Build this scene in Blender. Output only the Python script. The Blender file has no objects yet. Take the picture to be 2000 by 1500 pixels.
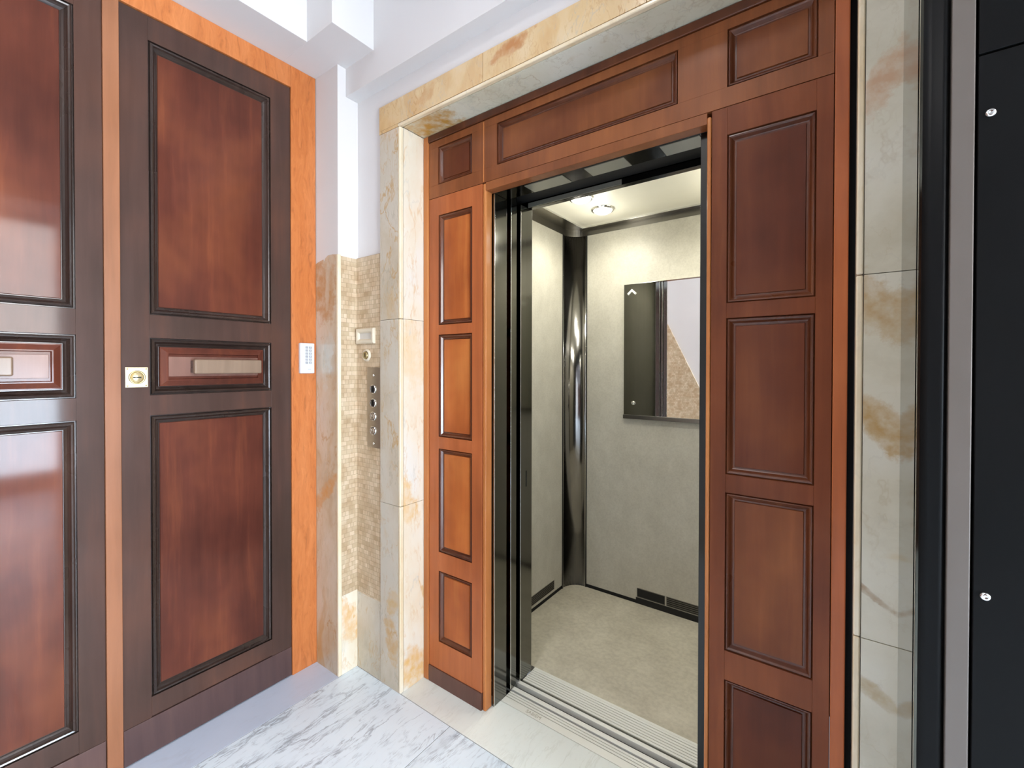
import bpy, bmesh, math, random
from mathutils import Vector, Matrix
random.seed(7)
SC = bpy.context.scene
COL = SC.collection
R = math.radians

# ------------------------------------------------------------------ camera
cam_d = bpy.data.cameras.new('camera'); cam = bpy.data.objects.new('camera', cam_d); COL.objects.link(cam)
SC.camera = cam
F_PX = 874.72
cam_d.sensor_fit = 'HORIZONTAL'; cam_d.sensor_width = 36.0; cam_d.lens = F_PX * 36.0 / 2000.0
cam_d.shift_y = -25.3 / 2000.0
cam_d.clip_start = 0.02
yaw, pitch, roll = R(36.2155), R(-0.5428), R(0.0851)
fw = Vector((-math.sin(yaw) * math.cos(pitch), math.cos(yaw) * math.cos(pitch), math.sin(pitch)))
rt = Vector((math.cos(yaw), math.sin(yaw), 0)); up = rt.cross(fw)
r2 = rt * math.cos(roll) + up * math.sin(roll); u2 = -rt * math.sin(roll) + up * math.cos(roll)
m = Matrix((( r2.x, u2.x, -fw.x, 1.8917), (r2.y, u2.y, -fw.y, -1.1920), (r2.z, u2.z, -fw.z, 1.33), (0, 0, 0, 1)))
cam.matrix_world = m

# ------------------------------------------------------------------ world, view, lights
w = bpy.data.worlds.new('world'); SC.world = w; w.use_nodes = True
w.node_tree.nodes['Background'].inputs[0].default_value = (0.75, 0.85, 1.0, 1)
w.node_tree.nodes['Background'].inputs[1].default_value = 0.3
vs = SC.view_settings
vs.view_transform = 'Standard'; vs.look = 'None'; vs.gamma = 1.0; vs.exposure = 0.0; vs.use_curve_mapping = False

def light(name, kind, loc, energy, color, rot=(0, 0, 0), **kw):
    d = bpy.data.lights.new(name, kind); d.energy = energy; d.color = color
    for k, v in kw.items(): setattr(d, k, v)
    o = bpy.data.objects.new(name, d); COL.objects.link(o); o.location = loc; o.rotation_euler = rot
    return o
DAY = (1.0, 0.972, 0.94)
WX = 5.0
# daylight through the glazing of the entrance at the far end of the hall (x = 5)
light('window_daylight', 'AREA', (WX - 0.06, -0.90, 2.10), 135, DAY, (0, R(90), 0), shape='RECTANGLE', size=1.45, size_y=1.45)
light('entrance_daylight', 'AREA', (WX - 0.06, -0.90, 0.78), 240, (0.70, 0.85, 1.0), (0, R(90), 0), shape='RECTANGLE', size=1.14, size_y=1.45)
# unseen fill light added under the hall ceiling, above the frame
light('hall_fill', 'AREA', (1.2, -1.45, 3.44), 16, (1.0, 0.97, 0.95), (0, 0, 0), shape='DISK', size=0.45, spread=R(125))
# the spots of the lift car
for sx in (0.87, 1.53):
    for sy in (0.78, 0.99):
        light('car_spot', 'SPOT', (sx, sy, 2.128), (13 if sy < 0.9 else 4.8), (1.0, 0.965, 0.86), (0, 0, 0), spot_size=R(165), spot_blend=0.6, shadow_soft_size=0.04)
        light('car_spot_glow', 'POINT', (sx, sy, 2.02), 0.9, (1.0, 0.965, 0.86), (0, 0, 0), shadow_soft_size=0.04)

# ------------------------------------------------------------------ mesh helpers
def box(bm, x0, x1, y0, y1, z0, z1):
    vs_ = [bm.verts.new((x, y, z)) for x in (x0, x1) for y in (y0, y1) for z in (z0, z1)]
    for f in ((0, 1, 3, 2), (4, 6, 7, 5), (0, 4, 5, 1), (2, 3, 7, 6), (0, 2, 6, 4), (1, 5, 7, 3)):
        bm.faces.new([vs_[i] for i in f])

def NB(): return bmesh.new()

def tag(o, label=None, cat=None, group=None, kind=None):
    if label: o['label'] = label
    if cat: o['category'] = cat
    if group: o['group'] = group
    if kind: o['kind'] = kind
    return o

def obj(name, bm, mat, parent=None, bevel=0.0, smooth=False, seg=2):
    bmesh.ops.recalc_face_normals(bm, faces=bm.faces)
    if parent is not None:
        off = WORLD[parent.name]
    else:
        xs = [v.co.x for v in bm.verts]; ys = [v.co.y for v in bm.verts]; zs = [v.co.z for v in bm.verts]
        off = Vector(((min(xs) + max(xs)) / 2, (min(ys) + max(ys)) / 2, min(zs)))
    my = off
    for v in bm.verts: v.co -= my
    me = bpy.data.meshes.new(name); bm.to_mesh(me); bm.free()
    o = bpy.data.objects.new(name, me); COL.objects.link(o)
    if parent is not None: o.parent = parent
    else: o.location = my
    WORLD[o.name] = Vector(my)
    me.materials.append(mat)
    if smooth:
        for p in me.polygons: p.use_smooth = True
    if bevel > 0:
        b = o.modifiers.new('bevel', 'BEVEL'); b.width = bevel; b.segments = seg; b.limit_method = 'ANGLE'; b.angle_limit = R(40)
        for p in me.polygons: p.use_smooth = True
        b.harden_normals = True
    return o
WORLD = {}

def empty(name, loc, label, cat, group=None, kind=None):
    o = bpy.data.objects.new(name, None); COL.objects.link(o); o.location = loc
    o.empty_display_size = 0.1
    WORLD[o.name] = Vector(loc)
    tag(o, label, cat, group, kind); return o

def bx(name, mat, parent, dims, bevel=0.0, **kw):
    bm = NB()
    if isinstance(dims[0], (int, float)): dims = [dims]
    for d in dims: box(bm, *d)
    return obj(name, bm, mat, parent, bevel, **kw)

def cyl(bm, c, axis, r, d0, d1, n=32, r1=None):
    """cylinder about point c along axis ('x','y','z') from offset d0 to d1"""
    r1 = r if r1 is None else r1
    a = 'xyz'.index(axis); b, c2 = (a + 1) % 3, (a + 2) % 3
    rings = []
    for d, rr in ((d0, r), (d1, r1)):
        ring = []
        for i in range(n):
            t = 2 * math.pi * i / n; p = list(c); p[a] += d; p[b] += rr * math.cos(t); p[c2] += rr * math.sin(t)
            ring.append(bm.verts.new(p))
        rings.append(ring)
    for i in range(n):
        bm.faces.new((rings[0][i], rings[0][(i + 1) % n], rings[1][(i + 1) % n], rings[1][i]))
    bm.faces.new(rings[0]); bm.faces.new(rings[1])

def lathe(bm, c, axis, prof, n=40):
    """prof: (radius, offset along axis) pairs; closed ends when radius is 0"""
    a = 'xyz'.index(axis); b, c2 = (a + 1) % 3, (a + 2) % 3
    prev = None
    for rr, d in prof:
        if rr < 1e-6:
            p = list(c); p[a] += d; ring = [bm.verts.new(p)]
        else:
            ring = []
            for i in range(n):
                t = 2 * math.pi * i / n; p = list(c); p[a] += d; p[b] += rr * math.cos(t); p[c2] += rr * math.sin(t)
                ring.append(bm.verts.new(p))
        if prev:
            for i in range(n):
                A = prev[i % len(prev)]; B = prev[(i + 1) % len(prev)]; Cc = ring[(i + 1) % len(ring)]; D = ring[i % len(ring)]
                q = []
                for v in (A, B, Cc, D):
                    if v not in q: q.append(v)
                if len(q) > 2: bm.faces.new(q)
        prev = ring

def rect_sweep(bm, u0, u1, v0, v1, prof, mp, fill=True):
    """mitred moulding running round a rectangle; prof = (inset, height); mp(u, v, h) -> point"""
    prev = None
    for ins, h in prof:
        ring = [bm.verts.new(mp(u, v, h)) for u, v in ((u0 + ins, v0 + ins), (u1 - ins, v0 + ins), (u1 - ins, v1 - ins), (u0 + ins, v1 - ins))]
        if prev:
            for i in range(4): bm.faces.new((prev[i], prev[(i + 1) % 4], ring[(i + 1) % 4], ring[i]))
        prev = ring
    if fill: bm.faces.new(prev)

def arc(cx, cy, r, a0, a1, n):
    return [(cx + r * math.cos(R(a0 + (a1 - a0) * i / n)), cy + r * math.sin(R(a0 + (a1 - a0) * i / n))) for i in range(n + 1)]

def prism(bm, pts, z0, z1):
    lo = [bm.verts.new((x, y, z0)) for x, y in pts]; hi = [bm.verts.new((x, y, z1)) for x, y in pts]
    n = len(pts)
    for i in range(n): bm.faces.new((lo[i], lo[(i + 1) % n], hi[(i + 1) % n], hi[i]))
    bm.faces.new(lo[::-1]); bm.faces.new(hi)

def text_part(name, body, size, mat, parent, loc, rot, ext=0.0004):
    cu = bpy.data.curves.new(name, 'FONT'); cu.body = body; cu.size = size; cu.extrude = ext
    cu.align_x = 'CENTER'; cu.align_y = 'CENTER'
    t = bpy.data.objects.new(name, cu); COL.objects.link(t)
    t.rotation_euler = rot; t.location = loc
    bpy.context.view_layer.update()
    me = bpy.data.meshes.new_from_object(t.evaluated_get(bpy.context.evaluated_depsgraph_get()))
    mw = t.matrix_world.copy()
    bpy.data.objects.remove(t)
    me.transform(mw)
    bm = NB(); bm.from_mesh(me); bpy.data.meshes.remove(me)
    return obj(name, bm, mat, parent)

# ------------------------------------------------------------------ materials
class N:
    def __init__(s, name):
        s.m = bpy.data.materials.new(name); s.m.use_nodes = True; s.t = s.m.node_tree
        s.b = s.t.nodes['Principled BSDF']
        s.geo = s.t.nodes.new('ShaderNodeNewGeometry'); s.oi = s.t.nodes.new('ShaderNodeObjectInfo')
    def new(s, k): return s.t.nodes.new(k)
    def link(s, a, b): s.t.links.new(a, b)
    def coord(s, scale=(1, 1, 1), seed=True, rot=(0, 0, 0), warp=0.0, warp_scale=2.0):
        src = s.geo.outputs['Position']
        if seed:
            mul = s.new('ShaderNodeMath'); mul.operation = 'MULTIPLY'; mul.inputs[1].default_value = 37.0; s.link(s.oi.outputs['Random'], mul.inputs[0])
            add = s.new('ShaderNodeVectorMath'); add.operation = 'ADD'; s.link(src, add.inputs[0]); s.link(mul.outputs[0], add.inputs[1]); src = add.outputs[0]
        if warp:
            n = s.new('ShaderNodeTexNoise'); n.inputs['Scale'].default_value = warp_scale; n.inputs['Detail'].default_value = 4; s.link(src, n.inputs['Vector'])
            sc = s.new('ShaderNodeVectorMath'); sc.operation = 'SCALE'; sc.inputs['Scale'].default_value = warp; s.link(n.outputs['Color'], sc.inputs[0])
            add = s.new('ShaderNodeVectorMath'); add.operation = 'ADD'; s.link(src, add.inputs[0]); s.link(sc.outputs[0], add.inputs[1]); src = add.outputs[0]
        mp = s.new('ShaderNodeMapping'); mp.inputs['Scale'].default_value = scale; mp.inputs['Rotation'].default_value = rot
        s.link(src, mp.inputs['Vector']); return mp.outputs[0]
    def noise(s, vec, scale=1.0, detail=5, rough=0.55, dist=0.0):
        n = s.new('ShaderNodeTexNoise'); n.inputs['Scale'].default_value = scale; n.inputs['Detail'].default_value = detail
        n.inputs['Roughness'].default_value = rough; n.inputs['Distortion'].default_value = dist
        s.link(vec, n.inputs['Vector']); return n.outputs['Fac']
    def ramp(s, fac, stops):
        r = s.new('ShaderNodeValToRGB'); e = r.color_ramp.elements
        while len(e) > 1: e.remove(e[-1])
        e[0].position = stops[0][0]; e[0].color = (*stops[0][1], 1)
        for p, c in stops[1:]:
            x = e.new(p); x.color = (*c, 1)
        s.link(fac, r.inputs['Fac']); return r.outputs['Color']
    def mix(s, a, b, fac, mode='MIX'):
        x = s.new('ShaderNodeMix'); x.data_type = 'RGBA'; x.blend_type = mode
        for sock, v in ((x.inputs['Factor'], fac), (x.inputs['A'], a), (x.inputs['B'], b)):
            if isinstance(v, (int, float)): sock.default_value = v
            elif isinstance(v, tuple): sock.default_value = (*v, 1)
            else: s.link(v, sock)
        return x.outputs['Result']
    def bump(s, fac, strength=0.1, dist=0.002):
        b = s.new('ShaderNodeBump'); b.inputs['Strength'].default_value = strength; b.inputs['Distance'].default_value = dist
        s.link(fac, b.inputs['Height']); s.link(b.outputs[0], s.b.inputs['Normal'])
    def set(s, color=None, rough=None, metal=None, coat=None, coat_rough=None, spec=None):
        for k, v in (('Base Color', color), ('Roughness', rough), ('Metallic', metal), ('Coat Weight', coat), ('Coat Roughness', coat_rough), ('Specular IOR Level', spec)):
            if v is None: continue
            if isinstance(v, tuple): s.b.inputs[k].default_value = (*v, 1)
            elif isinstance(v, (int, float)): s.b.inputs[k].default_value = v
            else: s.link(v, s.b.inputs[k])
        return s.m

def plain(name, c, rough=0.5, metal=0.0, **kw):
    n = N(name); v = n.noise(n.coord((1, 1, 1)), 6.0)
    col = n.mix(tuple(x * 0.93 for x in c), tuple(min(1, x * 1.05) for x in c), v)
    return n.set(col, rough, metal, **kw)

def wood(name, dark, mid, light_, rough=0.3, coat=0.4, grain=(26, 26, 1.6), coat_rough=0.12, bump=0.05, blotch=1.6, spec=0.22):
    n = N(name)
    g = n.noise(n.coord(grain, warp=0.03, warp_scale=3.0), 1.0, 7, 0.6)
    b = n.noise(n.coord((1, 1, 0.7)), blotch * 1.7, 3)
    c1 = n.ramp(b, [(0.30, dark), (0.5, mid), (0.72, light_)])
    c2 = n.ramp(g, [(0.30, tuple(x * 0.55 for x in mid)), (0.55, mid), (0.75, light_)])
    col = n.mix(c1, c2, 0.42)
    n.bump(g, bump, 0.001)
    rr = n.noise(n.coord((1, 1, 1)), 5.0, 3)
    r2_ = n.new('ShaderNodeMapRange'); r2_.inputs['To Min'].default_value = rough - 0.06; r2_.inputs['To Max'].default_value = rough + 0.1; n.link(rr, r2_.inputs['Value'])
    return n.set(col, r2_.outputs[0], coat=coat, coat_rough=coat_rough, spec=spec)

M = {}
M['door_stile'] = wood('dark mahogany stile', (0.040, 0.024, 0.018), (0.065, 0.034, 0.026), (0.115, 0.048, 0.030), spec=0.1, rough=0.45, coat=0.32, coat_rough=0.07)
M['door_panel'] = wood('red mahogany panel', (0.045, 0.012, 0.008), (0.098, 0.026, 0.015), (0.20, 0.058, 0.024), spec=0.08, rough=0.45, coat=0.32, coat_rough=0.07, blotch=2.2)
M['door_mold'] = wood('ebonised moulding', (0.018, 0.012, 0.010), (0.032, 0.020, 0.016), (0.07, 0.04, 0.03), rough=0.26, coat=0.6, coat_rough=0.1)
M['door_kick'] = wood('dark kick rail', (0.055, 0.032, 0.032), (0.085, 0.046, 0.042), (0.12, 0.065, 0.05), rough=0.4, coat=0.3)
M['handle_wood'] = wood('worn pale handle wood', (0.15, 0.098, 0.066), (0.21, 0.14, 0.096), (0.28, 0.20, 0.14), rough=0.38, coat=0.25, spec=0.15)
M['handle_plate'] = wood('worn handle plate', (0.11, 0.05, 0.038), (0.18, 0.088, 0.066), (0.26, 0.145, 0.11), rough=0.4, coat=0.25, spec=0.15)

def wood_orange():
    n = N('orange grained wood')
    g = n.noise(n.coord((55, 55, 8), warp=0.05, warp_scale=6.0), 1.0, 6, 0.6, 1.2)
    fine = n.noise(n.coord((9, 9, 1.2)), 1.0, 4)
    c = n.ramp(g, [(0.30, (0.26, 0.070, 0.014)), (0.42, (0.44, 0.120, 0.026)), (0.62, (0.54, 0.165, 0.042)), (0.8, (0.62, 0.22, 0.07))])
    c = n.mix(c, n.ramp(fine, [(0.35, (0.46, 0.15, 0.045)), (0.65, (0.60, 0.25, 0.10))]), 0.35)
    n.bump(g, 0.35, 0.002)
    return n.set(c, 0.42, coat=0.15, coat_rough=0.25, spec=0.25)
M['orange'] = wood_orange()
M['astragal'] = wood('light brown strip', (0.20, 0.075, 0.032), (0.27, 0.108, 0.050), (0.34, 0.145, 0.075), rough=0.42, coat=0.3)
M['lift_wood'] = wood('reddish lift wood', (0.28, 0.075, 0.024), (0.43, 0.12, 0.038), (0.56, 0.18, 0.058), rough=0.36, coat=0.2, coat_rough=0.15)
M['lift_panel'] = wood('golden red lift panel', (0.28, 0.062, 0.016), (0.46, 0.125, 0.03), (0.66, 0.24, 0.06), rough=0.34, coat=0.22, grain=(17, 17, 0.8), blotch=2.6)
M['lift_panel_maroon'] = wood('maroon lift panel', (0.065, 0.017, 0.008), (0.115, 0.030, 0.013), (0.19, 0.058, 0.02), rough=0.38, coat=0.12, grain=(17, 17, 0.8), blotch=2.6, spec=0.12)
M['lift_wood_frieze'] = wood('brown lift wood', (0.16, 0.050, 0.019), (0.26, 0.085, 0.030), (0.38, 0.135, 0.045), rough=0.36, coat=0.14, coat_rough=0.15, spec=0.15)
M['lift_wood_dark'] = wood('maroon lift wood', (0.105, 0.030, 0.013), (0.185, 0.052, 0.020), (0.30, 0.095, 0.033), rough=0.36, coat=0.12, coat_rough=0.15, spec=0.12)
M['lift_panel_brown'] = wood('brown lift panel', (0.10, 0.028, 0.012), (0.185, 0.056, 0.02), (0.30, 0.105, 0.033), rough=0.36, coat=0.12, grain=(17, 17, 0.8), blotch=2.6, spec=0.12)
M['lift_mold'] = wood('dark lift moulding', (0.055, 0.015, 0.007), (0.11, 0.030, 0.011), (0.20, 0.062, 0.02), rough=0.28, coat=0.5)
M['lift_trim'] = wood('orange lift edging', (0.38, 0.12, 0.035), (0.50, 0.175, 0.05), (0.60, 0.25, 0.08), rough=0.34, coat=0.25)
M['kick'] = wood('dark lift kick rail', (0.09, 0.042, 0.03), (0.125, 0.055, 0.04), (0.17, 0.08, 0.055), rough=0.38, coat=0.4)

def marble(name, stops, vein, vein_amt=0.7, scale=2.2, rot=(0.0, 0.5, 0.6), stretch=(1, 1, 0.6), patch=(0.55, 0.30, 0.10), patch_pos=0.62, vein2=(0.42, 0.38, 0.30), rough=0.22, spots=()):
    n = N(name)
    a = n.noise(n.coord(stretch, rot=rot, warp=0.28, warp_scale=2.2), scale * 1.6, 6, 0.62)
    col = n.ramp(a, stops)
    # flowing golden patches
    pz = n.noise(n.coord(stretch, rot=rot, warp=0.35, warp_scale=1.7), scale * 1.5, 4, 0.55, 0.6)
    pm = n.ramp(pz, [(patch_pos - 0.07, (0, 0, 0)), (patch_pos + 0.02, (0.7, 0.7, 0.7)), (patch_pos + 0.2, (1, 1, 1))])
    col = n.mix(col, patch, pm)
    # fine veins running together, in three sizes: ridges of stretched, warped noise
    for k, (sc, am, wd, c_) in enumerate(((1.5, vein_amt, 0.012, vein), (3.0, vein_amt * 0.75, 0.016, vein2), (5.5, vein_amt * 0.6, 0.02, vein))):
        v = n.noise(n.coord((stretch[0] * 1.5, stretch[1] * 1.5, stretch[2] * 0.75), rot=rot, warp=0.14 / (k + 1), warp_scale=4.0 + 2 * k), scale * sc, 5, 0.55)
        vm = n.ramp(v, [(0.5 - wd, (0, 0, 0)), (0.50, (am,) * 3), (0.5 + wd, (0, 0, 0))])
        g_ = n.noise(n.coord((1, 1, 1)), 5.0 + 3 * k, 2)
        vm = n.mix(vm, n.ramp(g_, [(0.42, (0, 0, 0)), (0.60, (1, 1, 1))]), 1.0, 'MULTIPLY')
        col = n.mix(col, c_, vm)
    for c, r_, colr, amt, skew in spots:
        s1 = n.new('ShaderNodeVectorMath'); s1.operation = 'SUBTRACT'; n.link(n.geo.outputs['Position'], s1.inputs[0]); s1.inputs[1].default_value = c
        sp = n.new('ShaderNodeSeparateXYZ'); n.link(s1.outputs[0], sp.inputs[0])
        sm = n.new('ShaderNodeMath'); sm.operation = 'ADD'; n.link(sp.outputs['X'], sm.inputs[0]); n.link(sp.outputs['Y'], sm.inputs[1])
        sk = n.new('ShaderNodeMath'); sk.operation = 'MULTIPLY_ADD'; n.link(sm.outputs[0], sk.inputs[0]); sk.inputs[1].default_value = skew; n.link(sp.outputs['Z'], sk.inputs[2])
        cb_ = n.new('ShaderNodeCombineXYZ'); n.link(sp.outputs['X'], cb_.inputs['X']); n.link(sp.outputs['Y'], cb_.inputs['Y']); n.link(sk.outputs[0], cb_.inputs['Z'])
        s2 = n.new('ShaderNodeVectorMath'); s2.operation = 'DIVIDE'; n.link(cb_.outputs[0], s2.inputs[0]); s2.inputs[1].default_value = r_
        s3 = n.new('ShaderNodeVectorMath'); s3.operation = 'LENGTH'; n.link(s2.outputs[0], s3.inputs[0])
        nz = n.noise(n.coord((1, 1, 1), seed=False), 16.0, 6, 0.65)
        ad = n.new('ShaderNodeMath'); ad.operation = 'MULTIPLY_ADD'; n.link(nz, ad.inputs[0]); ad.inputs[1].default_value = 2.2; n.link(s3.outputs['Value'], ad.inputs[2])
        dv = n.new('ShaderNodeMath'); dv.operation = 'MULTIPLY'; dv.inputs[1].default_value = 0.42; n.link(ad.outputs[0], dv.inputs[0])
        mk = n.ramp(dv.outputs[0], [(0.55, (amt,) * 3), (0.74, (amt * 0.75,) * 3), (0.86, (0, 0, 0))])
        var = n.noise(n.coord((1, 1, 1), seed=False), 30.0, 4)
        mk = n.mix(mk, n.ramp(var, [(0.35, (0.45,) * 3), (0.6, (1, 1, 1))]), 1.0, 'MULTIPLY')
        col = n.mix(col, colr, mk)
    return n.set(col, rough, coat=0.3, coat_rough=0.08)

GOLD = (0.50, 0.27, 0.08)
M['marble'] = marble('golden veined marble', [(0.30, (0.46, 0.40, 0.30)), (0.46, (0.56, 0.49, 0.38)), (0.58, (0.60, 0.55, 0.46)), (0.75, (0.56, 0.54, 0.47))], (0.50, 0.31, 0.12), 0.85, stretch=(1.2, 1.2, 0.7), rot=(0, 0.6, 0), patch=(0.56, 0.42, 0.25), patch_pos=0.68,
    spots=[((0.41, 0, 0.20), (0.06, 0.3, 0.10), (0.58, 0.36, 0.14), 0.9, 0.8), ((0.42, 0, 0.36), (0.06, 0.3, 0.05), (0.60, 0.40, 0.18), 0.8, -0.6)])
M['marble_light'] = marble('pale veined marble', [(0.30, (0.74, 0.60, 0.42)), (0.5, (0.76, 0.69, 0.56)), (0.7, (0.74, 0.72, 0.67))], (0.64, 0.38, 0.14), 0.8, rot=(0, 0.3, 0.3), stretch=(1.1, 1.1, 0.4), patch=(0.70, 0.54, 0.34), patch_pos=0.70, vein2=(0.56, 0.54, 0.48),
    spots=[((0.462, 0.07, 0.07), (0.2, 0.10, 0.10), (0.72, 0.43, 0.15), 0.95, 0.4), ((0.17, -0.04, 0.22), (0.2, 0.10, 0.09), (0.70, 0.42, 0.18), 0.8, 0.8), ((0.462, 0.02, 0.80), (0.2, 0.07, 0.12), (0.72, 0.46, 0.18), 0.8, 0.6), ((0.462, 0.06, 1.35), (0.2, 0.08, 0.16), (0.74, 0.55, 0.30), 0.6, 0.8)])
M['marble_lintel'] = marble('golden lintel marble', [(0.30, (0.56, 0.38, 0.18)), (0.5, (0.64, 0.45, 0.23)), (0.7, (0.66, 0.51, 0.31))], (0.44, 0.24, 0.08), 0.75, scale=2.8, patch=(0.58, 0.36, 0.15), patch_pos=0.60, rot=(0, 0.25, 0), stretch=(1.6, 1, 0.9),
    spots=[((1.02, 0, 2.385), (0.10, 0.2, 0.032), (0.44, 0.18, 0.045), 1.0, -0.15), ((0.62, 0, 2.37), (0.06, 0.2, 0.045), (0.50, 0.27, 0.09), 0.7, -0.3), ((1.60, 0, 2.38), (0.2, 0.2, 0.04), (0.52, 0.30, 0.10), 0.7, 0.2)])
M['marble_soffit'] = marble('greenish grey marble', [(0.30, (0.58, 0.56, 0.42)), (0.5, (0.68, 0.66, 0.52)), (0.7, (0.74, 0.73, 0.62))], (0.36, 0.28, 0.15), 0.5, patch=(0.52, 0.40, 0.22), patch_pos=0.74, vein2=(0.42, 0.42, 0.38),
    spots=[((0.56, 0.08, 2.297), (0.17, 0.25, 0.2), (0.52, 0.29, 0.07), 1.0, 0.0)])
M['marble_right'] = marble('warm grey marble', [(0.30, (0.50, 0.45, 0.33)), (0.5, (0.60, 0.555, 0.43)), (0.7, (0.64, 0.605, 0.50))], (0.42, 0.33, 0.20), 0.3, patch=(0.54, 0.42, 0.24), patch_pos=0.72, vein2=(0.44, 0.41, 0.34), rot=(0, -0.7, 0), stretch=(1, 1, 1.4),
    spots=[((1.95, 0, 1.46), (0.12, 0.3, 0.07), (0.44, 0.29, 0.13), 0.9, 0.6), ((1.95, 0, 1.22), (0.12, 0.3, 0.05), (0.44, 0.28, 0.11), 1.0, 0.9), ((1.97, 0, 1.93), (0.12, 0.3, 0.06), (0.50, 0.28, 0.15), 0.8, -1.2), ((1.94, 0, 0.86), (0.08, 0.3, 0.012), (0.30, 0.18, 0.08), 0.9, 0.7), ((1.94, 0, 0.66), (0.08, 0.3, 0.02), (0.40, 0.28, 0.12), 0.8, 0.5)])
M['marble_edge'] = marble('cream marble edge', [(0.3, (0.70, 0.55, 0.34)), (0.6, (0.80, 0.70, 0.52)), (0.8, (0.78, 0.76, 0.70))], (0.6, 0.42, 0.2), 0.3, patch_pos=0.8)
M['marble_pillar'] = marble('brown veined marble', [(0.28, (0.44, 0.32, 0.20)), (0.45, (0.52, 0.42, 0.30)), (0.6, (0.58, 0.50, 0.40)), (0.78, (0.56, 0.53, 0.48))], (0.42, 0.23, 0.08), 0.75, scale=2.4, rot=(0, 0.35, 0), stretch=(1.3, 1.3, 0.5), patch=(0.48, 0.30, 0.13), patch_pos=0.60,
    spots=[((0.05, -0.09, 1.66), (0.13, 0.2, 0.17), (0.42, 0.20, 0.06), 0.85, 0.5), ((0.10, -0.09, 1.38), (0.05, 0.2, 0.12), (0.56, 0.56, 0.50), 0.7, -1.5), ((0.08, -0.09, 0.78), (0.12, 0.2, 0.05), (0.55, 0.26, 0.07), 0.8, -0.9), ((0.09, -0.09, 1.70), (0.02, 0.2, 0.12), (0.56, 0.50, 0.40), 0.8, -2.0)])

def mosaic():
    n = N('beige stone mosaic')
    # (x - y, z) makes one brick grid run round the corner of the pillar
    sep = n.new('ShaderNodeSeparateXYZ'); n.link(n.geo.outputs['Position'], sep.inputs[0])
    sub = n.new('ShaderNodeMath'); sub.operation = 'SUBTRACT'; n.link(sep.outputs['X'], sub.inputs[0]); n.link(sep.outputs['Y'], sub.inputs[1])
    cmb = n.new('ShaderNodeCombineXYZ'); n.link(sub.outputs[0], cmb.inputs['X']); n.link(sep.outputs['Z'], cmb.inputs['Y'])
    b = n.new('ShaderNodeTexBrick'); n.link(cmb.outputs[0], b.inputs['Vector'])
    b.inputs['Scale'].default_value = 1.0; b.inputs['Brick Width'].default_value = 0.026; b.inputs['Row Height'].default_value = 0.019
    b.inputs['Mortar Size'].default_value = 0.0011; b.inputs['Mortar Smooth'].default_value = 0.3; b.inputs['Bias'].default_value = 0.0
    b.offset = 0.5; b.offset_frequency = 2; b.squash = 0.6; b.squash_frequency = 3
    b.inputs['Color1'].default_value = (0.50, 0.39, 0.26, 1); b.inputs['Color2'].default_value = (0.68, 0.56, 0.42, 1); b.inputs['Mortar'].default_value = (0.42, 0.33, 0.22, 1)
    pat = n.noise(n.coord((1, 1, 1), seed=False), 16.0, 4)
    col = n.mix(b.outputs['Color'], n.ramp(pat, [(0.35, (0.70, 0.56, 0.40)), (0.6, (1.0, 0.97, 0.92))]), 0.6, 'MULTIPLY')
    n.bump(b.outputs['Fac'], -0.25, 0.001)
    return n.set(col, 0.35)
M['mosaic'] = mosaic()

def paint():
    n = N('white wall paint')
    v = n.noise(n.coord((1, 1, 1), seed=False), 1.3, 3)
    f = n.noise(n.coord((1, 1, 1), seed=False), 120, 2)
    n.bump(f, 0.04, 0.001)
    return n.set(n.ramp(v, [(0.3, (0.65, 0.622, 0.612)), (0.7, (0.69, 0.662, 0.652))]), 0.75)
M['paint'] = paint()

def floor_mat(name, base, lightc, veinc, amt=0.75, tiles=True, seed=False, scale=1.0):
    n = N(name)
    a = n.noise(n.coord((1, 1, 1), seed=seed), 2.2, 5)
    col = n.ramp(a, [(0.3, base), (0.7, lightc)])
    for sc, am, wd in ((1.3, amt * 1.1, 0.013), (2.6, amt * 0.95, 0.015), (4.5, amt * 0.5, 0.02)):
        v = n.noise(n.coord((5.2 * sc * scale, 0.85 * sc * scale, 1), seed=seed, rot=(0, 0, R(-9)), warp=0.07, warp_scale=5.0), 1.0, 6, 0.62)
        vm = n.ramp(v, [(0.49 - wd, (0, 0, 0)), (0.50, (am,) * 3), (0.50 + wd * 0.6, (0, 0, 0))])
        k = n.noise(n.coord((1, 1, 1), seed=seed), 4.5 * sc, 2)
        km = n.ramp(k, [(0.42, (0, 0, 0)), (0.58, (1, 1, 1))])
        fac = n.mix(vm, km, 1.0, 'MULTIPLY')
        col = n.mix(col, veinc, fac)
    rr = n.noise(n.coord((1, 1, 1), seed=seed), 3.0, 3)
    mr = n.new('ShaderNodeMapRange'); mr.inputs['To Min'].default_value = 0.22; mr.inputs['To Max'].default_value = 0.38; n.link(rr, mr.inputs['Value'])
    return n.set(col, mr.outputs[0])
M['floor'] = floor_mat('grey veined white marble', (0.67, 0.77, 0.86), (0.78, 0.87, 0.95), (0.27, 0.31, 0.37), seed=True)
M['floor_plain'] = floor_mat('plain grey marble', (0.48, 0.55, 0.68), (0.56, 0.62, 0.75), (0.38, 0.40, 0.46), amt=0.15)
M['floor_green'] = floor_mat('pale green grey stone', (0.72, 0.77, 0.75), (0.80, 0.84, 0.80), (0.45, 0.46, 0.40), amt=0.25)
M['joint'] = plain('dark joint', (0.20, 0.21, 0.21), 0.7)

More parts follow.
